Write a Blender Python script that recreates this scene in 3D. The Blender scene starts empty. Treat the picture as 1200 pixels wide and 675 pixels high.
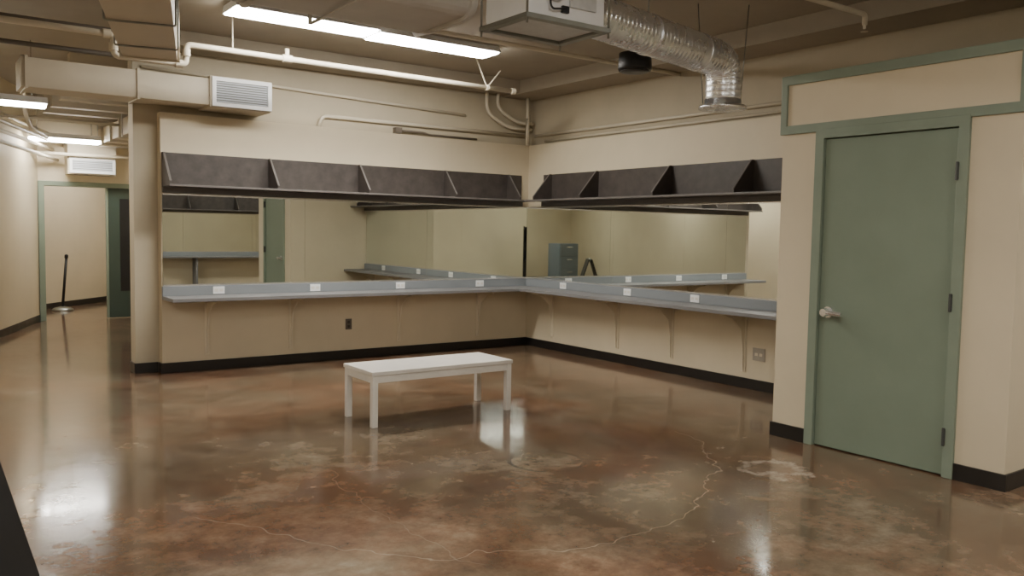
import bpy, bmesh, math, random
from mathutils import Vector, Matrix
random.seed(4)
scene=bpy.context.scene
COL=scene.collection

# ------------------------------------------------------------ materials
def sock(nt,node,key,val):
    s=node.inputs[key]
    if isinstance(val,bpy.types.NodeSocket): nt.links.new(val,s)
    else: s.default_value=val
class NT:
    def __init__(s,name):
        s.m=bpy.data.materials.new(name); s.m.use_nodes=True
        s.t=s.m.node_tree; s.b=s.t.nodes['Principled BSDF']
        s.tc=s.t.nodes.new('ShaderNodeTexCoord')
        g=s.t.nodes.new('ShaderNodeNewGeometry'); s.pos=g.outputs['Position']
    def noise(s,scale,detail=4,rough=.55,vec=None,dist=0):
        n=s.t.nodes.new('ShaderNodeTexNoise'); sock(s.t,n,'Vector',vec or s.pos)
        n.inputs['Scale'].default_value=scale; n.inputs['Detail'].default_value=detail
        n.inputs['Roughness'].default_value=rough; n.inputs['Distortion'].default_value=dist
        return n
    def ramp(s,fac,stops):
        r=s.t.nodes.new('ShaderNodeValToRGB'); s.t.links.new(fac,r.inputs[0])
        e=r.color_ramp.elements
        while len(e)<len(stops): e.new(.5)
        for i,(p,c) in enumerate(stops):
            e[i].position=p; e[i].color=(*c,1) if len(c)==3 else c
        return r.outputs[0]
    def mix(s,fac,a,b,mode='MIX'):
        n=s.t.nodes.new('ShaderNodeMix'); n.data_type='RGBA'; n.blend_type=mode
        sock(s.t,n,0,fac); 
        for k,v in ((6,a),(7,b)):
            if isinstance(v,tuple): v=(*v,1)
            sock(s.t,n,k,v)
        return n.outputs[2]
    def math(s,op,a,b=0.0,c=None):
        n=s.t.nodes.new('ShaderNodeMath'); n.operation=op
        sock(s.t,n,0,a); sock(s.t,n,1,b)
        if c is not None: sock(s.t,n,2,c)
        return n.outputs[0]
    def mrange(s,v,a,b,c=0.0,d=1.0):
        n=s.t.nodes.new('ShaderNodeMapRange'); sock(s.t,n,0,v)
        for i,x in enumerate((a,b,c,d)): n.inputs[i+1].default_value=x
        return n.outputs[0]
    def bump(s,h,strength,dist=.01):
        n=s.t.nodes.new('ShaderNodeBump'); s.t.links.new(h,n.inputs['Height'])
        n.inputs['Strength'].default_value=strength; n.inputs['Distance'].default_value=dist
        s.t.links.new(n.outputs[0],s.b.inputs['Normal'])
    def set(s,**k):
        for a,v in k.items():
            a=a.replace('_',' ')
            if isinstance(v,tuple) and len(v)==3: v=(*v,1)
            sock(s.t,s.b,a,v)
        return s.m

def paint(name,c,rough=.6,var=.06,scale=3.0,bump=.15,bscale=120,metal=0.0,spec=.5):
    n=NT(name); a=n.noise(scale,5,.6)
    lo=tuple(x*(1-var) for x in c); hi=tuple(min(1,x*(1+var)) for x in c)
    col=n.ramp(a.outputs[0],[(.3,lo),(.7,hi)])
    f=n.noise(bscale,3)
    if bump>0: n.bump(f.outputs[0],bump,.002)
    r=n.mrange(a.outputs[0],.3,.7,max(0,rough-.06),rough+.06)
    return n.set(Base_Color=col,Roughness=r,Metallic=metal,Specular_IOR_Level=spec)

WALL=paint('wall_paint',(.64,.56,.41),.55,.06,1.1,.12,60)
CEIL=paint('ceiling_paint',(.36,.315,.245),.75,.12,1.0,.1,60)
UPPER=paint('upper_wall_paint',(.45,.395,.29),.65,.08,1.2,.1,70)
DUCTP=paint('duct_paint',(.54,.48,.37),.55,.08,1.5,.05,40)
PIPEP=paint('pipe_paint',(.64,.58,.46),.5,.05,3,0,40)
WHITE=paint('white_enamel',(.84,.85,.86),.4,.04,5,0,80)
LOUV=paint('grey_louvre',(.50,.52,.55),.45,.05,5,0,80)
BENCHW=paint('bench_paint',(.74,.71,.66),.42,.07,6,.05,60)
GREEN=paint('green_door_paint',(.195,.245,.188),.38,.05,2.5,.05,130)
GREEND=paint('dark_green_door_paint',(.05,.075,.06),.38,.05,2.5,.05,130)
GREENT=paint('green_trim_paint',(.215,.265,.208),.38,.05,4,.04,100)
BLACKB=paint('black_baseboard',(.016,.014,.013),.35,.15,5,0,60)
BLACK=paint('black_plastic',(.012,.012,.013),.45,.15,8,0,60)
OUTB=paint('dark_grille',(.04,.035,.03),.4,.1,8,0,60)
OUTG=paint('grey_brown_outlet',(.13,.11,.09),.45,.1,8,0,60)
OUTL=paint('pale_grey_outlet',(.38,.34,.28),.45,.1,8,0,60)
SHELF=paint('dark_shelf_laminate',(.058,.048,.043),.5,.28,9,0,60)
LIP=paint('grey_edge_band',(.13,.118,.11),.4,.1,9,0,60)
COUNT=paint('grey_counter_laminate',(.185,.182,.185),.48,.06,2,0,200)
SPLASH=paint('blue_grey_backsplash',(.22,.238,.255),.5,.05,2,0,100)
BLUEG=paint('blue_grey_cabinet_paint',(.16,.19,.21),.4,.06,3,0,100)
BLUE=paint('dark_blue_plastic',(.03,.06,.12),.4,.06,3,0,100)
STEEL=paint('satin_chrome',(.86,.86,.86),.2,.04,10,0,60,metal=.85)
HINGE=paint('dull_steel',(.30,.31,.28),.35,.06,10,0,60,metal=.9)
HINGD=paint('dark_hinge_steel',(.06,.065,.06),.4,.06,10,0,60)
GREYM=paint('grey_duct_metal',(.48,.46,.42),.42,.12,2.5,.05,20)
GALVB=paint('galvanised_sheet',(.60,.61,.61),.38,.10,14,.03,20,metal=.2)
BRACK=paint('bracket_paint',(.70,.63,.49),.5,.05,6,0,60)
CONB=paint('dark_conduit',(.14,.115,.09),.5,.1,8,0,60)
GALV=paint('galvanised_spiral_metal',(.88,.90,.93),.27,.04,5,0,60,metal=.85)

def m_mirror():
    n=NT('mirror_glass'); a=n.noise(2,2)
    c=n.ramp(a.outputs[0],[(.3,(.78,.81,.77)),(.7,(.79,.825,.78))])
    return n.set(Base_Color=c,Metallic=1.0,Roughness=.012)
MIRROR=m_mirror()
def m_emit(name,c,s):
    n=NT(name); a=n.noise(4,1)
    col=n.ramp(a.outputs[0],[(0,tuple(x*.97 for x in c)),(1,c)])
    n.t.links.new(col,n.b.inputs['Emission Color'])
    n.b.inputs['Emission Strength'].default_value=s
    return n.set(Base_Color=(.9,.9,.88),Roughness=.5)
EMIT=m_emit('lit_diffuser',(1.0,.955,.87),60)
EMITH=m_emit('lit_hall_diffuser',(1.0,.955,.87),64)

def m_floor():
    n=NT('stained_polished_concrete')
    big=n.noise(.75,7,.66,dist=.3); med=n.noise(1.9,9,.70,dist=.1); fine=n.noise(8,8,.74)
    third=n.noise(.95,8,.68,dist=.2)
    tiny=n.noise(110,3,.6)
    c1=n.ramp(med.outputs[0],[(.34,(.125,.064,.038)),(.47,(.195,.108,.064)),(.56,(.250,.152,.095)),(.70,(.36,.26,.18))])
    c2=n.ramp(med.outputs[0],[(.34,(.120,.082,.052)),(.50,(.195,.143,.094)),(.70,(.33,.27,.20))])
    f=n.mrange(big.outputs[0],.42,.56)
    c=n.mix(f,c1,c2)
    c=n.mix(n.mrange(third.outputs[0],.46,.60,0,.9),c,n.mix(1.0,c,(.44,.39,.35),'MULTIPLY'))
    c=n.mix(n.mrange(fine.outputs[0],.40,.62,0,.75),c,n.mix(1.0,c,(.62,.57,.52),'MULTIPLY'))
    c=n.mix(n.mrange(tiny.outputs[0],.64,.74,0,.2),c,(.34,.27,.20))
    sep=n.t.nodes.new('ShaderNodeSeparateXYZ'); n.t.links.new(n.pos,sep.inputs[0])
    w1=n.noise(.9,4,.6); w2=n.noise(1.15,4,.6)
    wx=n.math('ADD',sep.outputs[0],n.mrange(w1.outputs[0],.3,.7,-.14,.14))
    wy=n.math('ADD',sep.outputs[1],n.mrange(w2.outputs[0],.3,.7,-.14,.14))
    def dist(x,y,cx,cy):
        dx=n.math('SUBTRACT',x,cx); dy=n.math('SUBTRACT',y,cy)
        return n.math('SQRT',n.math('ADD',n.math('MULTIPLY',dx,dx),n.math('MULTIPLY',dy,dy)))
    def ring(d,r,w):
        return n.mrange(n.math('ABSOLUTE',n.math('SUBTRACT',d,r)),w*.4,w,1,0)
    brk=n.mrange(n.noise(3.1,4).outputs[0],.42,.52)
    crack=n.math('MULTIPLY',ring(dist(wx,wy,-3.6,-3.9),1.82,.005),n.mrange(wy,-4.3,-4.5,0,1))
    c=n.mix(n.math('MULTIPLY',crack,.38),c,(.46,.39,.31))
    l2=n.mrange(n.math('ABSOLUTE',n.math('SUBTRACT',wx,-4.52)),.002,.004,1,0)
    l2=n.math('MULTIPLY',l2,n.mrange(wy,-5.7,-5.6,0,1)); l2=n.math('MULTIPLY',l2,n.mrange(wy,-3.9,-4.0,0,1))
    c=n.mix(n.math('MULTIPLY',l2,.2),c,(.46,.39,.31))
    sx=sep.outputs[0]; sy=sep.outputs[1]
    r1=n.math('MULTIPLY',ring(dist(sx,sy,-3.21,-4.54),.24,.018),brk)
    c=n.mix(n.math('MULTIPLY',r1,.75),c,(.035,.022,.015))
    wn=n.mrange(n.noise(4.5,5,.7).outputs[0],.3,.7,-.10,.10)
    d3=n.math('ADD',dist(sx,sy,-2.12,-5.42),wn)
    r3=n.math('MULTIPLY',ring(d3,.17,.055),n.mrange(fine.outputs[0],.38,.56))
    c=n.mix(n.math('MULTIPLY',r3,.6),c,(.55,.48,.40))
    r4=n.math('MULTIPLY',n.mrange(d3,.10,.22,1,0),.25)
    c=n.mix(r4,c,(.36,.28,.21))
    rr=n.mrange(third.outputs[0],.3,.7,.08,.15)
    rr=n.math('ADD',rr,n.mrange(fine.outputs[0],.3,.7,-.03,.06))
    wav=n.noise(1.7,2,.45)
    n.bump(n.math('ADD',wav.outputs[0],n.math('MULTIPLY',fine.outputs[0],.06)),.15,.012)
    return n.set(Base_Color=c,Roughness=rr,Specular_IOR_Level=.5,Coat_Weight=.18,Coat_Roughness=.08)
FLOOR=m_floor()

# ------------------------------------------------------------ mesh helpers
def finish(ob,mat,parent=None,kind=None,label=None,cat=None,group=None,smooth=False):
    me=ob.data
    if mat is not None: me.materials.append(mat)
    COL.objects.link(ob)
    if parent is not None:
        ob.parent=parent; ob.location=ob.location-parent.location
    if kind: ob['kind']=kind
    if label: ob['label']=label
    if cat: ob['category']=cat
    if group: ob['group']=group
    if smooth:
        for p in me.polygons: p.use_smooth=True
    return ob
def mesh(name,verts,faces,mat,bevel=0,**k):
    vs=[Vector(v) for v in verts]
    lo=Vector([min(v[i] for v in vs) for i in range(3)]); hi=Vector([max(v[i] for v in vs) for i in range(3)])
    o=(lo+hi)/2
    me=bpy.data.meshes.new(name); me.from_pydata([v-o for v in vs],[],faces)
    bm=bmesh.new(); bm.from_mesh(me); bmesh.ops.recalc_face_normals(bm,faces=bm.faces)
    if bevel: bmesh.ops.bevel(bm,geom=[e for e in bm.edges],offset=bevel,segments=2,affect='EDGES',profile=.6)
    bm.to_mesh(me); bm.free()
    ob=bpy.data.objects.new(name,me); ob.location=o
    return finish(ob,mat,**k)
BF=[(0,1,3,2),(4,6,7,5),(0,4,5,1),(2,3,7,6),(0,2,6,4),(1,5,7,3)]
def bxv(lo,hi):
    return [(x,y,z) for x in (lo[0],hi[0]) for y in (lo[1],hi[1]) for z in (lo[2],hi[2])]
def box(name,lo,hi,mat,bevel=0,**k):
    return mesh(name,bxv(lo,hi),BF,mat,bevel,**k)
def boxes(name,lst,mat,bevel=0,**k):
    V=[];Fc=[]
    for lo,hi in lst:
        b=len(V); V+=bxv(lo,hi); Fc+=[tuple(i+b for i in f) for f in BF]
    return mesh(name,V,Fc,mat,bevel,**k)
def frame(name,o,i,ax,a0,a1,mat,bevel=0,**k):
    def C(u,v,w):
        p=[0,0,0]; r=[j for j in range(3) if j!=ax]; p[r[0]]=u;p[r[1]]=v;p[ax]=w; return tuple(p)
    O=[(o[0],o[1]),(o[2],o[1]),(o[2],o[3]),(o[0],o[3])]; I=[(i[0],i[1]),(i[2],i[1]),(i[2],i[3]),(i[0],i[3])]
    V=[C(u,v,w) for w in (a0,a1) for L in (O,I) for u,v in L]
    Fc=[]
    for j in range(4):
        q=(j+1)%4
        Fc+=[(j,q,4+q,4+j),(8+j,8+q,12+q,12+j),(j,q,8+q,8+j),(4+j,4+q,12+q,12+j)]
    return mesh(name,V,Fc,mat,bevel,**k)
def prism(name,pts,ext,mat,bevel=0,**k):
    n=len(pts); e=Vector(ext)
    V=[Vector(p) for p in pts]+[Vector(p)+e for p in pts]
    Fc=[tuple(range(n)),tuple(range(2*n-1,n-1,-1))]+[(i,(i+1)%n,n+(i+1)%n,n+i) for i in range(n)]
    return mesh(name,V,Fc,mat,bevel,**k)
def fillet(path,r,seg=6):
    P=[Vector(p) for p in path]; out=[P[0]]
    for i in range(1,len(P)-1):
        a,b,c=P[i-1],P[i],P[i+1]
        u=(a-b); v=(c-b); q=min(r,u.length*.49,v.length*.49)
        s=b+u.normalized()*q; e=b+v.normalized()*q
        for j in range(seg+1):
            t=j/seg; out.append((1-t)**2*s+2*t*(1-t)*b+t*t*e)
    out.append(P[-1]); return out
def tubegeo(path,rad,n=12):
    P=[Vector(p) for p in path]; V=[];Fc=[]
    T=[]
    for i in range(len(P)):
        a=P[max(0,i-1)]; b=P[min(len(P)-1,i+1)]; T.append((b-a).normalized())
    up=Vector((0,0,1)) if abs(T[0].z)<.9 else Vector((0,1,0))
    x=T[0].cross(up).normalized()
    for i,p in enumerate(P):
        x=(x-T[i]*x.dot(T[i])).normalized(); y=T[i].cross(x)
        r=rad(i) if callable(rad) else rad
        for j in range(n):
            a=2*math.pi*j/n; V.append(p+x*math.cos(a)*r+y*math.sin(a)*r)
    for i in range(len(P)-1):
        for j in range(n):
            k=(j+1)%n; Fc.append((i*n+j,i*n+k,(i+1)*n+k,(i+1)*n+j))
    Fc.append(tuple(range(n-1,-1,-1))); Fc.append(tuple((len(P)-1)*n+j for j in range(n)))
    return V,Fc
def tube(name,path,rad,mat,bend=0,n=12,**k):
    if bend: path=fillet(path,bend)
    V,Fc=tubegeo(path,rad,n)
    ob=mesh(name,V,Fc,mat,**k)
    for p in ob.data.polygons:
        if len(p.vertices)==4: p.use_smooth=True
    return ob
def multi(name,parts,mat,**k):
    V=[];Fc=[];sm=[]
    for v,f in parts:
        b=len(V); V+=list(v); Fc+=[tuple(i+b for i in q) for q in f]
    return mesh(name,V,Fc,mat,**k)
def empty(name,loc,label,cat,group=None,kind=None):
    e=bpy.data.objects.new(name,None); e.location=loc; e.empty_display_size=.1
    COL.objects.link(e); e['label']=label; e['category']=cat
    if group: e['group']=group
    if kind: e['kind']=kind
    return e
S=dict(kind='structure')

# ------------------------------------------------------------ room shell
HC=3.3
def lwx(y): return -4.88-(5.57-y)*.351      # oblique corridor wall
box('floor',(-11.4,-12.0,-.1),(2.3,10.8,0),FLOOR,**S)
box('ceiling',(-11.4,-12.0,HC),(2.3,10.8,HC+.1),CEIL,**S)
box('wall_back',(-4.46,0,0),(0,.12,2.55),WALL,**S)
box('wall_back_upper',(-4.68,.12,0),(.3,.32,HC),UPPER,**S)
box('wall_right',(0,-4.86,0),(.12,.12,2.55),WALL,**S)
box('wall_right_upper',(.12,-6.35,0),(.3,.12,HC),UPPER,**S)
CX=-1.36
boxes('wall_closet_front',[((CX,-5.20,0),(CX+.12,-4.86,2.57)),((CX,-6.47,0),(CX+.12,-6.12,2.57)),((CX,-6.12,2.14),(CX+.12,-5.20,2.57))],WALL,**S)
box('wall_closet_side',(CX+.12,-4.98,0),(0,-4.86,2.57),WALL,**S)
box('wall_closet_return',(CX+.12,-6.47,0),(2.0,-6.35,2.57),WALL,**S)
box('wall_closet_top',(CX+.12,-6.35,2.47),(.12,-4.98,2.57),UPPER,**S)
box('wall_return_upper',(.3,-6.47,2.57),(2.0,-6.35,HC),UPPER,**S)
box('wall_right_far',(2.0,-11.7,0),(2.15,-6.35,HC),WALL,**S)
box('wall_front',(-11.2,-11.85,0),(2.15,-11.7,HC),WALL,**S)
prism('wall_left',[(lwx(5.72),5.72,0),(lwx(-11.85),-11.85,0),(lwx(-11.85)-.2,-11.85,0),(lwx(5.72)-.2,5.72,0)],(0,0,HC),WALL,**S)
boxes('wall_hall_end',[((-6.3,5.57,0),(-4.84,5.72,HC)),((-3.42,5.57,0),(-1.9,5.72,HC)),((-4.84,5.57,2.07),(-3.42,5.72,HC))],WALL,**S)
box('wall_hall_right',(-3.40,.32,0),(-3.25,5.57,HC),WALL,**S)
prism('wall_lobby',[(-6.1,5.74,0),(-2.0,10.4,0),(-2.1,10.55,0),(-6.3,5.78,0)],(0,0,HC),WALL,**S)
box('wall_lobby_side',(-2.0,5.72,0),(-1.9,10.5,HC),WALL,**S)

# baseboards
bh=.10; bt=.014
box('baseboard_back',(-4.46-bt,-bt,0),(0,0,bh),BLACKB,.002,**S)
box('baseboard_back_end',(-4.46-bt,0,0),(-4.46,.12-bt,bh),BLACKB,.002,**S)
box('baseboard_column',(-4.68-bt,.12-bt,0),(-4.46-bt,.12,bh),BLACKB,.002,**S)
box('baseboard_column_side',(-4.68-bt,.12,0),(-4.68,.32,bh),BLACKB,.002,**S)
box('baseboard_right',(-bt,-4.86,0),(0,-bt,bh),BLACKB,.002,**S)
box('baseboard_closet',(CX-bt,-5.14,0),(CX,-4.86+bt,bh),BLACKB,.002,**S)
box('baseboard_closet_side',(CX,-4.86,0),(-bt,-4.86+bt,bh),BLACKB,.002,**S)
box('baseboard_closet_edge',(CX-bt,-6.47-bt,0),(CX,-6.18,bh),BLACKB,.002,**S)
box('baseboard_closet_return',(CX,-6.47-bt,0),(2.0,-6.47,bh),BLACKB,.002,**S)
prism('baseboard_left',[(lwx(5.57),5.57,0),(lwx(-11.7),-11.7,0),(lwx(-11.7)+bt,-11.7,0),(lwx(5.57)+bt,5.57,0)],(0,0,bh),BLACKB,**S)
box('baseboard_hall_right',(-3.40-bt,.32,0),(-3.40,5.57,bh),BLACKB,.002,**S)
dv=Vector((4.1,4.66,0)).normalized(); nv=Vector((dv.y,-dv.x,0))*bt
a=Vector((-6.1,5.74,0)); b=Vector((-2.0,10.4,0))
prism('baseboard_lobby',[a,b,b+nv,a+nv],(0,0,bh),BLACKB,**S)
box('baseboard_front',(-10.9,-11.7,0),(2.0,-11.7+bt,bh),BLACKB,.002,**S)

# closet door frame, transom trims
tr=.022
prism('trim_1',[(CX-tr,-5.14,0),(CX-tr,-5.14,2.19),(CX-tr,-6.18,2.19),(CX-tr,-6.18,0),(CX-tr,-6.115,0),(CX-tr,-6.115,2.125),(CX-tr,-5.205,2.125),(CX-tr,-5.205,0)],(tr+.10,0,0),GREENT,.003,**S)
frame('trim_2',(-6.49,2.175,-4.845,2.585),(-6.445,2.235,-4.895,2.52),0,CX-.018,CX-.0005,GREENT,.003,**S)
boxes('trim_3',[((CX,-6.49,2.175),(1.9,-6.472,2.235)),((CX,-6.49,2.52),(1.9,-6.472,2.585))],GREENT,.003,**S)
d1=box('door_1',(CX+.005,-6.112,.008),(CX+.05,-5.208,2.120),GREEN,.003,kind='structure',label='sage green painted steel closet door')
hy=-5.285; hz=.94
multi('handle',[tubegeo([(CX+.006,hy,hz),(CX-.014,hy,hz)],lambda i:.042 if i==0 else .038,20),
   tubegeo([(CX-.01,hy,hz),(CX-.05,hy,hz)],.016,14),
   tubegeo(fillet([(CX-.045,hy+.012,hz),(CX-.058,hy-.03,hz),(CX-.050,hy-.125,hz-.006)],.02),lambda i:.016,12),
   tubegeo([(CX-.038,hy,hz),(CX-.070,hy,hz)],lambda i:.030 if i==0 else .026,16)],STEEL,parent=d1,label='bright chrome lever handle')
for z in (1.86,1.07,.25):
    multi('hinge',[tubegeo([(CX-.026,-6.118,z-.055),(CX-.026,-6.118,z+.055)],.009,10),
       (bxv((CX-.024,-6.130,z-.05),(CX+.004,-6.110,z+.05)),BF)],HINGD,parent=d1)

# hall door
prism('trim_4',[(-4.88,5.53,0),(-4.88,5.53,2.09),(-3.402,5.53,2.09),(-3.402,5.53,0),(-3.46,5.53,0),(-3.46,5.53,2.02),(-4.80,5.53,2.02),(-4.80,5.53,0)],(0,.22,0),GREENT,.004,**S)
d2=box('door_2',(-3.93,5.60,.008),(-3.462,5.645,2.018),GREEND,.003,kind='structure',label='dark green corridor door leaf with added black panel for a dark hanging shape')
box('edge_plate',(-3.955,5.585,.008),(-3.925,5.66,2.018),GREENT,.003,parent=d2)
box('dark_panel',(-3.76,5.592,.42),(-3.50,5.599,1.86),BLACK,.002,parent=d2)  # added plain black panel, stands in for a dark shape hanging at the door

# ------------------------------------------------------------ vanity counter
TOP=.765; W=.42
ct=empty('vanity_counter',(-2.2,-.2,0),'long grey laminate L-shaped dressing counter on wall brackets','counter')
prism('worktop',[(-4.46,-.001,TOP-.035),(-4.46,-W,TOP-.035),(-W,-W,TOP-.035),(-W,-4.855,TOP-.035),(-.001,-4.855,TOP-.035),(-.001,-.001,TOP-.035)],(0,0,.035),COUNT,.004,parent=ct)
prism('backsplash',[(-4.46,-.001,TOP),(-4.46,-.036,TOP),(-.036,-.036,TOP),(-.036,-4.855,TOP),(-.001,-4.855,TOP),(-.001,-.001,TOP)],(0,0,.095),SPLASH,.003,parent=ct)
def bracket(p,ax,parent):
    t=.010
    if ax=='y': f=lambda a,b,z:(p+b,-a,z)
    else: f=lambda a,b,z:(-a,p+b,z)
    V=[];Fc=[]
    def pr(poly,b0,b1):
        n=len(poly); s=len(V)
        for (a_,z_) in poly: V.append(f(a_,b0,z_))
        for (a_,z_) in poly: V.append(f(a_,b1,z_))
        Fc.extend([tuple(range(s,s+n)),tuple(range(s+2*n-1,s+n-1,-1))]+[(s+i,s+(i+1)%n,s+n+(i+1)%n,s+n+i) for i in range(n)])
    z=TOP-.036
    pr([(.002,z),(.34,z),(.34,z-.018),(.20,z-.05),(.07,z-.16),(.040,z-.34),(.028,z-.56),(.002,z-.56)],-t/2,t/2)
    pr([(.002,z),(.34,z),(.34,z-.012),(.002,z-.012)],-.022,.022)
    pr([(.002,z-.57),(.012,z-.57),(.012,z-.013),(.002,z-.013)],-.022,.022)
    mesh('bracket',V,Fc,BRACK,parent=parent)
for x in (-4.03,-3.15,-1.85,-.75): bracket(x,'y',ct)
for y in (-.55,-1.73,-2.56,-3.5,-4.5): bracket(y,'x',ct)

# mirrors
def mirror(lo,hi,ax,lab,rot=0,piv=0):
    e=empty('wall_mirror',((lo[0]+hi[0])/2,(lo[1]+hi[1])/2,lo[2]),lab,'mirror',group='dressing room wall mirrors')
    box('glass',lo,hi,MIRROR,.0008,parent=e)
    for z0,z1 in ((lo[2]-.008,lo[2]+.006),(hi[2]-.006,hi[2]+.008)):
        a=[lo[0],lo[1],z0]; b=[hi[0],hi[1],z1]
        if ax=='y': a[1]-=.004
        elif ax=='x': a[0]-=.004
        else: b[1]+=.004
        box('channel',a,b,STEEL,parent=e)
    if rot:
        r=math.radians(rot); e.rotation_euler.z=r
        if ax=='y': e.location.y+=-.016+math.sin(r)*(e.location.x-piv)
        else: e.location.x+=-.016-math.sin(r)*(e.location.y-piv)
MZ0,MZ1=.87,1.76
ML='large frameless wall mirror above the dressing counter'
for a_,b_ in ((-4.45,-3.001),(-3.0,-1.501),(-1.50,-.018)): mirror((a_,-.009,MZ0),(b_,-.001,MZ1),'y',ML,-.35,-2.2)
for a_,b_ in ((-1.649,-.04),(-3.249,-1.65),(-4.84,-3.25)): mirror((-.009,a_,MZ0),(-.001,b_,MZ1),'x',ML,.33,-2.4)

# shelves
def shelf(lab,ax,a0,a1,divs,wall=0.0,sgn=-1):
    d=.30; zb=1.83; zt=2.165
    def P(a,q,z): return (a,wall+sgn*q,z) if ax=='x' else (wall+sgn*q,a,z)
    def B(a_,b_,q0,q1,z0,z1):
        p=P(a_,q0,z0); q=P(b_,q1,z1)
        return tuple(min(p[i],q[i]) for i in range(3)),tuple(max(p[i],q[i]) for i in range(3))
    m=(a0+a1)/2
    e=empty('wall_shelf',P(m,.15,zb),lab,'shelf',group='dark shelves above the mirrors')
    box('back_panel',*B(a0,a1,.001,.02,zb,zt),SHELF,.002,parent=e)
    box('shelf_board',*B(a0,a1,.02,d,zb,zb+.018),SHELF,.002,parent=e)
    box('front_lip',*B(a0,a1,d,d+.008,zb-.001,zb+.018),LIP,.002,parent=e)
    box('light_rail',*B(a0,a1,.001,.05,zb-.055,zb-.001),LIP,.002,parent=e)
    for x in divs:
        t=.02
        poly=[P(x-t/2,.02,zb+.018),P(x-t/2,d-.002,zb+.018),P(x-t/2,d-.002,zb+.05),P(x-t/2,.05,zt),P(x-t/2,.02,zt)]
        ex=(t,0,0) if ax=='x' else (0,t,0)
        prism('divider',poly,ex,SHELF,.001,parent=e)
        k=.004
        poly=[P(x-t/2,d-.002,zb+.05),P(x-t/2,d+k,zb+.05),P(x-t/2,.05+k+.002,zt),P(x-t/2,.05,zt)]
        prism('divider_edge',poly,ex,LIP,parent=e)
    return e
shelf('long dark brown slanted-divider shelf above the mirrors','x',-4.45,-.12,(-4.44,-3.39,-2.37,-1.26,-.34))
shelf('dark brown slanted-divider shelf between corner and closet','y',-4.85,-.34,(-4.6,-3.54,-2.5,-1.36,-.50))
shelf('dark brown slanted-divider shelf on opposite wall','x',-4.6,1.9,(-4.59,-3.5,-2.4,-1.3,-.2,.9,1.89),wall=-11.7,sgn=1)
c2=empty('vanity_counter',(-1.4,-11.5,0),'long grey laminate dressing counter on opposite wall','counter')
box('worktop',(-4.6,-11.685,TOP-.035),(1.95,-11.28,TOP),COUNT,.004,parent=c2)
box('backsplash',(-4.6,-11.685,TOP),(1.95,-11.66,TOP+.095),SPLASH,.003,parent=c2)
for x in (-4.6,-1.2,1.91):
    box('support_panel',(x,-11.68,0),(x+.04,-11.34,TOP-.036),COUNT,.003,parent=c2)
for a_,b_ in ((-4.6,-3.0),(-2.995,-1.4),(-1.395,.2),(.205,1.9)):
    mirror((a_,-11.699,MZ0),(b_,-11.691,MZ1),'f','large frameless wall mirror on opposite wall')

# outlets
def outlet(x,y,z,ax,pm,rm,lab,w=.115,h=.075):
    e=empty('wall_outlet',(x,y,z-h/2),lab,'outlet',group='electrical outlets')
    def B(a0,a1,q0,q1,z0,z1):
        if ax=='y': return (x+a0,y-q1,z+z0),(x+a1,y-q0,z+z1)
        return (x-q1,y+a0,z+z0),(x-q0,y+a1,z+z1)
    box('plate',*B(-w/2,w/2,0,.006,-h/2,h/2),pm,.002,parent=e)
    for s in (-1,1):
        if w>h: box('receptacle',*B(s*.026-.017,s*.026+.017,.006,.009,-.014,.014),rm,.002,parent=e)
        else: box('receptacle',*B(-.014,.014,.006,.009,s*.024-.015,s*.024+.015),rm,.002,parent=e)
for x in (-3.92,-2.89,-1.85,-.75): outlet(x,-.037,.812,'y',WHITE,BENCHW,'white double outlet on the counter backsplash')
for y in (-.79,-1.91,-2.89,-4.1): outlet(-.037,y,.812,'x',WHITE,BENCHW,'white double outlet on the counter backsplash')
outlet(-2.48,-.001,.39,'y',OUTG,OUTB,'grey-brown outlet on the wall under the counter',.075,.12)
outlet(-.001,-3.67,.34,'x',OUTL,BRACK,'pale grey outlet on the wall under the counter',.14,.12)

# ------------------------------------------------------------ bench
bn=empty('bench',(-3.12,-2.9,0),'low white painted wooden bench with square legs','bench')
bx0,bx1,by0,by1,bhh=-3.76,-2.50,-3.18,-2.68,.415
box('seat',(bx0,by0,bhh-.03),(bx1,by1,bhh),BENCHW,.005,parent=bn)
i_=.012
frame('apron',(bx0+i_,by0+i_,bx1-i_,by1-i_),(bx0+i_+.02,by0+i_+.02,bx1-i_-.02,by1-i_-.02),2,bhh-.085,bhh-.03,BENCHW,parent=bn)
for x in (bx0+.008,bx1-.053):
    for y in (by0+.008,by1-.053):
        box('leg',(x,y,0),(x+.045,y+.045,bhh-.031),BENCHW,.004,parent=bn)

# ------------------------------------------------------------ ceiling services
def fixture(cx,cy,zb,L,lab,em,hang=False,wid=.30,drop=.012,group='ceiling light fixtures'):
    e=empty('ceiling_light',(cx,cy,zb),lab,'ceiling light',group=group)
    w=wid/2; l=L/2; zt=HC if (not hang) else zb+.07
    prism('housing',[(cx-l,cy-w-.01,zb+.004),(cx-l,cy-w+.03,zt),(cx-l,cy+w-.03,zt),(cx-l,cy+w+.01,zb+.004)],(L,0,0),WHITE,.003,parent=e)
    prism('diffuser',[(cx-l+.012,cy-w+.012,zb+.0035),(cx-l+.012,cy-w+.02,zb-drop*.6),(cx-l+.012,cy-w+.05,zb-drop),(cx-l+.012,cy+w-.05,zb-drop),(cx-l+.012,cy+w-.02,zb-drop*.6),(cx-l+.012,cy+w-.012,zb+.0035)],(L-.024,0,0),em,parent=e)
    if hang:
        for s in (-.38,.38):
            tube('hanger_rod',[(cx+s*L,cy,zt),(cx+s*L,cy,HC)],.006,STEEL,parent=e)
    return e
FL='white fluorescent ceiling fixture with glowing diffuser'
fixture(-3.63,-1.55,3.235,1.29,FL,EMIT,wid=.36)
fixture(-2.28,-1.48,3.235,1.33,FL,EMIT,wid=.36)
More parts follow.
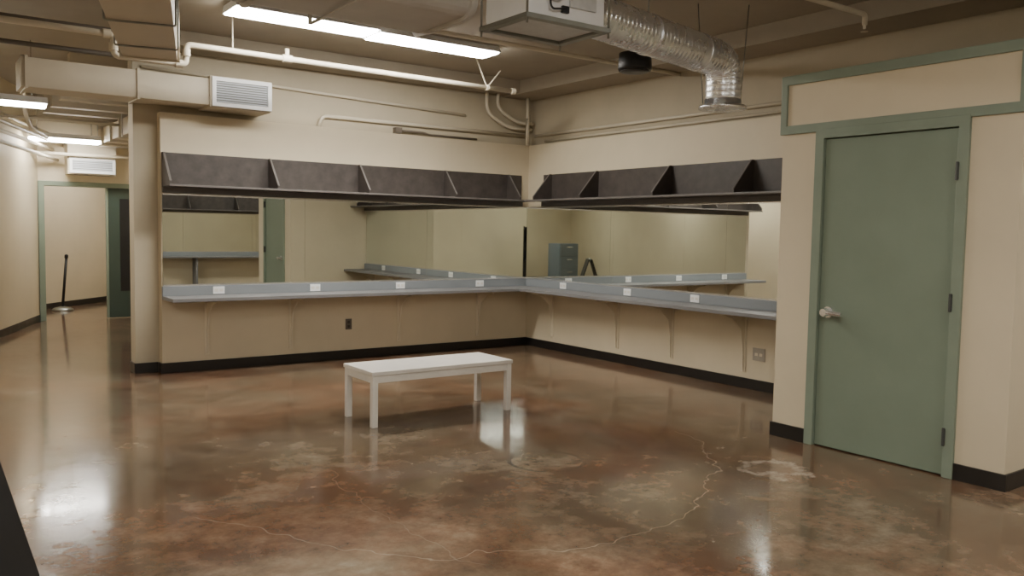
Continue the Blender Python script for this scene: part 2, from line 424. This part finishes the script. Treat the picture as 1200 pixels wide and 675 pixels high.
for (x,y) in ((-4.6,-7.3),(-8.0,-5.0),(-7.8,-9.6),(-3.2,-10.0),(.4,-9.2)):
    fixture(x,y,3.205,1.3,FL,EMIT,wid=.34)
HL='hanging white fluorescent fixture lighting the corridor'
fixture(-5.83,1.2,2.66,1.10,HL,EMITH,True,drop=.03,wid=.24)
fixture(-4.63,4.72,2.64,.90,HL,EMITH,True,drop=.04,wid=.26)
fixture(-3.6,7.1,3.205,1.2,FL,EMITH)

# large grey rectangular duct
du=empty('air_duct',(-4.6,-4.0,2.77),'large grey rectangular metal air duct under the ceiling','air duct')
def rbox(name,x0,x1,y0,y1,z0,z1,r,mat,**k):
    pts=[]
    for cx_,cz_,s in ((y1-r,z1-r,0),(y0+r,z1-r,1),(y0+r,z0+r,2),(y1-r,z0+r,3)):
        for j in range(6):
            t=math.pi/2*(s+j/5); pts.append((x0,cx_+r*math.cos(t),cz_+r*math.sin(t)))
    return prism(name,pts,(x1-x0,0,0),mat,**k)
rbox('body',-6.6,-3.62,-4.30,-3.58,2.76,3.18,.10,GREYM,parent=du)
for x in (-5.9,-4.85,-3.68): rbox('flange',x,x+.02,-4.325,-3.555,2.735,3.205,.115,GREYM,parent=du)
for x in (-6.2,-4.4): prism('hanger_strap',[(x,-4.342,HC),(x,-4.342,2.731),(x,-3.538,2.731),(x,-3.538,HC),(x,-3.546,HC),(x,-3.546,2.739),(x,-4.334,2.739),(x,-4.334,HC)],(.025,0,0),GREYM,parent=du)

# white terminal box + spiral duct
X0,X1=-3.57,-2.99; ZB=2.70
tb=empty('air_terminal_box',(-3.28,-4.5,ZB),'white sheet-metal air terminal box on hanging brackets','air box')
box('body',(X0,-4.74,ZB),(X1,-4.31,3.10),WHITE,.006,parent=tb)
frame('mounting_rail',(X0-.03,-4.77,X1+.03,-4.28),(X0+.02,-4.72,X1-.02,-4.33),2,ZB-.028,ZB,HINGE,.002,parent=tb)
box('bottom_panel',(X0+.03,-4.71,ZB-.012),(X1-.03,-4.34,ZB-.001),GALVB,.002,parent=tb)
box('control_box',(X0+.06,-4.79,2.80),(X0+.22,-4.742,2.98),WHITE,.004,parent=tb)
box('control_panel',(X0+.30,-4.76,2.78),(X0+.50,-4.742,3.0),GALVB,.003,parent=tb)
box('conduit_plug',(X0+.24,-4.76,2.74),(X0+.29,-4.742,2.78),BLACK,.002,parent=tb)
tube('cable',[(X0+.14,-4.765,2.80),(X0+.14,-4.78,2.74),(X0+.25,-4.77,2.76)],.006,BLACK,.03,parent=tb)
for x,y in ((X0-.02,-4.76),(X0-.02,-4.29),(X1+.02,-4.76),(X1+.02,-4.29)):
    tube('hanger_rod',[(x,y,ZB-.06),(x,y,HC)],.007,HINGE,parent=tb)

sp=empty('spiral_duct',(-2.0,-4.25,2.4),'shiny galvanised round spiral duct bending downward','air duct')
s0=Vector((-2.965,-4.46,2.87)); s1=Vector((-1.19,-4.15,2.83))
path=fillet([s0,s1,(-1.17,-4.13,2.50)],.30,60)
dens=[]
for i in range(len(path)-1):
    a,b=path[i],path[i+1]; L=(b-a).length
    dens.append(a)
    k=int(L/.006)
    for j in range(1,k): dens.append(a.lerp(b,j/k))
dens.append(path[-1])
acc=[0]
for i in range(1,len(dens)): acc.append(acc[-1]+(dens[i]-dens[i-1]).length)
tube('pipe_body',dens,lambda i:.138+.0034*max(0,math.cos(2*math.pi*acc[i]/.045))**3,GALV,n=64,parent=sp)
c=Vector((-1.17,-4.13,2.50))
tube('collar',[c+Vector((0,0,.03)),c+Vector((0,0,-.02)),c+Vector((0,0,-.021)),c+Vector((0,0,-.045))],lambda i:(.145,.145,.185,.19)[i],GALV,n=32,parent=sp)
dd=(s1-s0).normalized()
for s in (.03,.75,1.40):
    p=s0+dd*s
    tube('band',[p,p+dd*.025],.146,GALV,n=48,parent=sp)
p=s0+dd*.765
tube('hanger_rod',[p+Vector((0,0,.14)),(p.x,p.y,HC)],.005,HINGE,parent=sp)
tube('hanger_wire',[c+Vector((.15,-.05,0)),(c.x+.22,c.y-.05,HC)],.004,HINGE,parent=sp)
tube('hanger_wire',[c+Vector((-.12,.10,0)),(c.x-.12,c.y+.18,HC)],.004,HINGE,parent=sp)

# corridor-aligned duct
dr=Vector((.46,1.70,0)).normalized(); nx=Vector((dr.y,-dr.x,0))
en=Vector((-4.88,-1.5,2.77)); st=en-dr*2.0
cd=empty('air_duct',tuple((st+en)/2),'beige painted square duct running toward the corridor','air duct')
prism('body',[st-nx*.20,st+nx*.20,en+nx*.20,en-nx*.20],(0,0,.36),DUCTP,.006,parent=cd)
prism('end_flange',[en-dr*.03-nx*.22,en-dr*.03+nx*.22,en+nx*.22,en-nx*.22],(0,0,.39),DUCTP,.002,parent=cd).location.z-=.015
for q in (.35,.75):
    m_=st.lerp(en,q)
    z0=Vector((0,0,-.012)); zz=Vector((0,0,HC-2.77))
    tube('hanger_rod',[m_-nx*.215+zz,m_-nx*.215+z0,m_+nx*.215+z0,m_+nx*.215+zz],.007,HINGE,.02,parent=cd)

# supply duct across corridor mouth with grille
sd=empty('air_duct',(-4.6,-.1,2.6),'beige painted rectangular supply duct along the wall','air duct')
box('body',(-5.65,-.27,2.625),(-3.50,.118,2.88),DUCTP,.006,parent=sd)
box('grille_collar',(-4.07,-.30,2.605),(-3.465,.10,2.905),DUCTP,.005,parent=sd)
for x in (-5.62,-4.72): frame('seam_flange',(-.285,2.612,.1175,2.893),(-.269,2.626,.117,2.879),0,x,x+.025,DUCTP,parent=sd)
def grille(x0,x1,z0,z1,y,lab,n=8):
    e=empty('air_vent',((x0+x1)/2,y,z0),lab,'air vent')
    f=.038
    frame('frame',(x0,z0,x1,z1),(x0+f,z0+f,x1-f,z1-f),1,y-.024,y,WHITE,.002,parent=e)
    box('duct_opening',(x0+f,y-.003,z0+f),(x1-f,y-.001,z1-f),HINGE,parent=e)
    V=[];Fc=[]
    for i in range(n):
        z=z0+f+(i+.5)*(z1-z0-2*f)/n
        s=len(V); h=(z1-z0-2*f)/n*.34
        for xx in (x0+f,x1-f):
            V+=[(xx,y-.020,z-h),(xx,y-.018,z-h),(xx,y-.004,z+h),(xx,y-.006,z+h)]
        Fc+=[(s,s+1,s+2,s+3),(s+7,s+6,s+5,s+4)]+[(s+j,s+(j+1)%4,s+4+(j+1)%4,s+4+j) for j in range(4)]
    mesh('louvres',V,Fc,LOUV,parent=e)
    return e
grille(-4.055,-3.47,2.615,2.895,-.301,'white-framed grey louvred air vent on the supply duct',9)
hd=empty('air_duct',(-4.2,5.45,2.2),'beige duct box above the corridor door','air duct')
box('body',(-4.52,5.26,2.19),(-3.86,5.57,2.66),DUCTP,.005,parent=hd)
box('top_flange',(-4.54,5.24,2.66),(-3.84,5.57,2.68),DUCTP,.002,parent=hd)
grille(-4.50,-3.88,2.21,2.44,5.259,'white-framed grey louvred air vent above corridor door',6)

# pipes
def pipe(lab,path,r,mat=PIPEP,bend=.05,extra=(),cat='pipe',name='ceiling_pipe'):
    P=[Vector(p) for p in path]
    e=empty(name,P[0],lab,cat)
    tube('pipe_run',path,r,mat,bend,parent=e)
    for (nm,g) in extra: multi(nm,g,mat,parent=e)
    return e
def fit(p,d,r,l=.05):
    p=Vector(p); d=Vector(d).normalized(); return tubegeo([p-d*l,p+d*l],r,14)
pipe('beige sprinkler pipe with elbows crossing below the ceiling',
  [(lwx(-1.1)+.02,-1.1,3.0),(-5.07,-1.1,3.0),(-5.07,-1.1,2.83),(-4.50,-1.1,2.83),(-4.50,-1.1,3.0),(-1.0,-1.02,3.0)],.026,bend=.05,
  extra=[('elbow_fitting',[fit((-5.12,-1.1,3.0),(1,0,0),.036,.03)]),('elbow_fitting',[fit((-5.07,-1.1,2.90),(0,0,1),.036,.03)]),
   ('elbow_fitting',[fit((-4.56,-1.1,2.83),(1,0,0),.036,.03)]),('elbow_fitting',[fit((-4.50,-1.1,2.93),(0,0,1),.036,.03)]),
   ('tee_fitting',[fit((-3.60,-1.08,3.0),(1,0,0),.036,.045),tubegeo([(-3.60,-1.08,3.0),(-3.60,-1.08,3.09)],.02,10)]),
   ('end_cap',[fit((-1.0,-1.02,3.0),(1,0,0),.034,.025)]),
   ('hanger',[tubegeo([(-1.35,-1.03,3.0),(-1.5,-1.03,HC)],.008,8),tubegeo([(-1.35,-1.03,3.0),(-1.18,-1.03,HC-.1)],.008,8),fit((-1.35,-1.03,3.0),(1,0,0),.034,.015)]),
   ('hanger',[tubegeo([(-4.1,-1.09,3.0),(-4.1,-1.09,HC)],.006,8)])])
pipe('thin beige pipe crossing below the ceiling to the wall',[(-2.9,-2.45,3.12),(.11,-2.45,3.12)],.02)
pipe('beige sprinkler branch pipe with brass head',[(-2.6,-4.95,3.14),(-.55,-4.95,3.14),(-.55,-4.95,3.06)],.02,bend=.03,
  extra=[('sprinkler_head',[tubegeo([(-.55,-4.95,3.06),(-.55,-4.95,3.03)],.012,10),tubegeo([(-.55,-4.95,3.012),(-.55,-4.95,3.009)],.028,12)])])
pipe('beige conduit along the wall above the ledge',[(-2.80,.095,2.56),(-2.76,.095,2.68),(-.02,.095,2.68)],.022,bend=.10,name='conduit')
pipe('beige conduit along the side wall above ledge',[(.10,.02,2.68),(.10,-4.7,2.68)],.019,name='conduit')
pipe('beige conduit on the wall high above the ledge',[(-4.6,.10,2.98),(-.9,.10,2.86)],.016,name='conduit')
pipe('curved beige conduit dropping from the ceiling corner',[(-.62,.06,3.162),(-.62,.06,2.92),(-.30,.06,2.76),(.08,.06,2.76)],.022,bend=.12,name='conduit')
pipe('curved beige conduit dropping from the ceiling corner',[(-.48,.02,3.162),(-.48,.02,2.98),(-.20,.02,2.83),(.08,.02,2.83)],.022,bend=.12,name='conduit')
pipe('vertical beige conduit in the room corner',[(-.06,-.035,3.142),(-.06,-.035,2.9),(-.05,-.03,2.9),(-.05,-.03,2.55)],.022,name='conduit')
pipe('thin beige conduit low along the side wall ledge',[(.105,-.2,2.60),(.105,-4.7,2.60)],.014,name='conduit')
pipe('thin conduit ending in a small dark junction box',[(-1.80,.075,2.60),(-1.50,.075,2.60),(-1.42,.075,2.58),(-.75,.075,2.58)],.012,CONB,bend=.04,name='conduit',
  extra=[('junction_box',[(bxv((-1.88,.04,2.565),(-1.80,.118,2.63)),BF)])])
for k,(o,z) in enumerate(((.22,2.55),(.34,2.62),(.16,2.78),(.28,2.40))):
    pipe('white pipe running along the corridor wall',[(lwx(-2)+o,-2,z),(lwx(5.5)+o,5.5,z)],.024)
pipe('white pipe crossing the corridor above the door',[(lwx(5.3)+.02,5.18,2.47),(-3.42,5.18,2.47)],.024)
pipe('white pipe crossing the corridor ceiling',[(-5.1,4.2,2.66),(-5.1,4.2,2.86),(-3.42,4.2,2.86)],.022)
pipe('white pipe crossing the corridor ceiling',[(lwx(3.3)+.05,3.4,2.76),(-4.17,3.4,2.76)],.020)
pipe('white curved pipe dropping beside the corridor wall',[(-5.4,2.0,3.28),(-5.4,2.0,2.70),(-5.25,2.9,2.60),(-4.95,3.9,2.58)],.022,bend=.25)
pipe('dark pipe crossing high over the corridor mouth',[(lwx(-.6)+.02,-.6,3.12),(-4.7,-.6,3.12)],.035,CONB)
pipe('dark pipe crossing high over the corridor mouth',[(lwx(-1.6)+.02,-1.7,3.2),(-5.1,-1.7,3.2)],.028,CONB)
pipe('dark pipe crossing high over the corridor mouth',[(lwx(-.1)+.02,-.1,3.02),(-4.72,-.1,3.02)],.022,CONB)
for i,y in enumerate((1.6,2.3,3.0,3.7,4.4)):
    box('trim_%d'%(10+i),(-5.0,y,2.88),(-3.40,y+.16,HC),DUCTP,.004,**S)
hb=empty('air_duct',(-3.8,2.9,2.6),'beige painted duct with stepped flanges along the corridor','air duct')
box('body',(-4.15,.6,2.62),(-3.62,5.1,2.84),DUCTP,.005,parent=hb)
for y in (1.0,1.6,2.2,2.8,3.4,4.0,4.6):
    frame('flange',(-4.18,2.59,-3.59,2.858),(-4.149,2.621,-3.621,2.839),1,y,y+.03,DUCTP,parent=hb)
for y in (1.4,3.3,5.0): prism('hanger_strap',[(-4.16,y,HC),(-4.16,y,2.60),(-3.61,y,2.60),(-3.61,y,HC),(-3.618,y,HC),(-3.618,y,2.608),(-4.152,y,2.608),(-4.152,y,HC)],(0,.025,0),GREYM,parent=hb)
box('trim_5',(-.35,-6.3,3.14),(.12,.12,HC),CEIL,.004,**S)
box('trim_6',(-4.68,-.25,3.16),(-.35,.12,HC),CEIL,.004,**S)

# black can speaker
spk=empty('ceiling_speaker',(-1.25,-3.2,2.86),'black round can speaker hanging from the ceiling','speaker')
tube('body',[(-1.25,-3.2,z) for z in (3.04,3.03,2.90,2.88)],lambda i:(.09,.14,.15,.14)[i],BLACK,n=28,parent=spk)
tube('speaker_grille',[(-1.25,-3.2,z) for z in (2.88,2.868,2.862)],lambda i:(.13,.12,.06)[i],OUTB,n=28,parent=spk)
tube('stem',[(-1.25,-3.2,3.04),(-1.25,-3.2,HC)],.012,BLACK,parent=spk)

# ------------------------------------------------------------ corridor objects
stn=empty('stanchion',(-4.36,7.2,0),'dark thin post standing on a round base','stanchion')
tube('base',[(-4.36,7.2,0),(-4.36,7.2,.02),(-4.36,7.2,.05),(-4.36,7.2,.07)],lambda i:(.17,.17,.12,.03)[i],HINGE,n=28,parent=stn)
tube('post',[(-4.36,7.2,.06),(-4.29,7.22,.88)],.022,BLACK,parent=stn)
tube('cap',[(-4.29,7.22,.88),(-4.287,7.221,.93),(-4.286,7.222,.945)],lambda i:(.030,.030,.015)[i],BLACK,parent=stn)

# ------------------------------------------------------------ folding board standing near the viewpoint
loc=Vector((-6.49,-8.68,1.45)); fw=Vector((.585,.811,0)); rt=Vector((.811,-.585,0))
LC=-1.617; HB=.86
ap=empty('folding_board',tuple((loc+fw*2.2+rt*LC).xy.to_3d()),'black folding A-frame board standing on the floor','folding board')
def A(d,l,z): p=loc+fw*d+rt*l; return Vector((p.x,p.y,z))
for s in (1,-1):
    f=lambda z,th=0: LC+s*(.02+(HB-z)*.32+th)
    prism('panel',[A(2.5,f(.06),.06),A(2.5,f(HB),HB),A(2.5,f(HB,.022),HB),A(2.5,f(.06,.022),.06)],-fw*.6,BLACK,.003,parent=ap)
    prism('foot',[A(2.5,f(0,-.004),0),A(2.5,f(.06,-.004),.06),A(2.5,f(.06,.028),.06),A(2.5,f(0,.028),0)],-fw*.06,OUTB,.002,parent=ap)
    prism('foot',[A(1.96,f(0,-.004),0),A(1.96,f(.06,-.004),.06),A(1.96,f(.06,.028),.06),A(1.96,f(0,.028),0)],-fw*.06,OUTB,.002,parent=ap)
tube('hinge_bar',[A(2.5,LC,HB),A(1.9,LC,HB)],.02,HINGE,parent=ap)

# ------------------------------------------------------------ furniture behind the viewpoint (visible in the mirrors)
cb=empty('storage_cabinet',(-9.0,-9.9,0),'blue-grey metal storage cabinet with three drawers','cabinet')
box('body',(-9.5,-10.2,.04),(-8.8,-9.7,1.15),BLUEG,.006,parent=cb)
box('plinth',(-9.47,-10.17,0),(-8.83,-9.73,.04),BLACK,parent=cb)
for i in range(3):
    z=.08+i*.355
    d=box('drawer',(-9.47,-9.7,z),(-8.83,-9.682,z+.33),BLUEG,.004,parent=cb)
    h=tube('handle',[(-9.25,-9.682,z+.26),(-9.25,-9.655,z+.26),(-9.05,-9.655,z+.26),(-9.05,-9.682,z+.26)],.008,STEEL,.01)
    h.parent=d; h.location=h.location-cb.location-d.location
rk=empty('equipment_rack',(-7.6,-10.3,0),'black metal equipment rack with shelves','rack')
for x in (-7.85,-7.38):
    for y in (-10.5,-10.1): box('post',(x,y,0),(x+.03,y+.03,1.62),BLACK,.002,parent=rk)
for z in (.15,.65,1.15,1.58): box('rack_shelf',(-7.83,-10.48,z),(-7.37,-10.09,z+.02),BLACK,.002,parent=rk)
box('rack_back',(-7.83,-10.495,.15),(-7.37,-10.485,1.60),BLACK,.002,parent=rk)
def binn(x,y,z,w,d,h,mat):
    e=empty('storage_bin',(x,y,z),'dark blue plastic storage bin on the equipment rack','storage bin',group='bins on the equipment rack')
    frame('body',(x-w/2,y-d/2,x+w/2,y+d/2),(x-w/2+.01,y-d/2+.01,x+w/2-.01,y+d/2-.01),2,z+.001,z+h,mat,parent=e)
    box('lid',(x-w/2-.01,y-d/2-.01,z+h),(x+w/2+.01,y+d/2+.01,z+h+.02),mat,.004,parent=e)
for z in (.67,1.17): binn(-7.6,-10.29,z,.36,.30,.24,BLUE)

# ------------------------------------------------------------ world, camera
w=bpy.data.worlds.new('world'); scene.world=w; w.use_nodes=True
w.node_tree.nodes['Background'].inputs[0].default_value=(.5,.45,.4,1); w.node_tree.nodes['Background'].inputs[1].default_value=.05
cam=bpy.data.cameras.new('camera'); co=bpy.data.objects.new('camera',cam); COL.objects.link(co)
cam.sensor_width=36; cam.lens=36*987/1200; cam.clip_start=.05
R=Matrix.Rotation(math.radians(-35.8),3,'Z')@Matrix.Rotation(math.pi/2+math.radians(-3.8),3,'X')@Matrix.Rotation(math.radians(1.0),3,'Z')
co.matrix_world=Matrix.Translation(loc)@R.to_4x4()
scene.camera=co
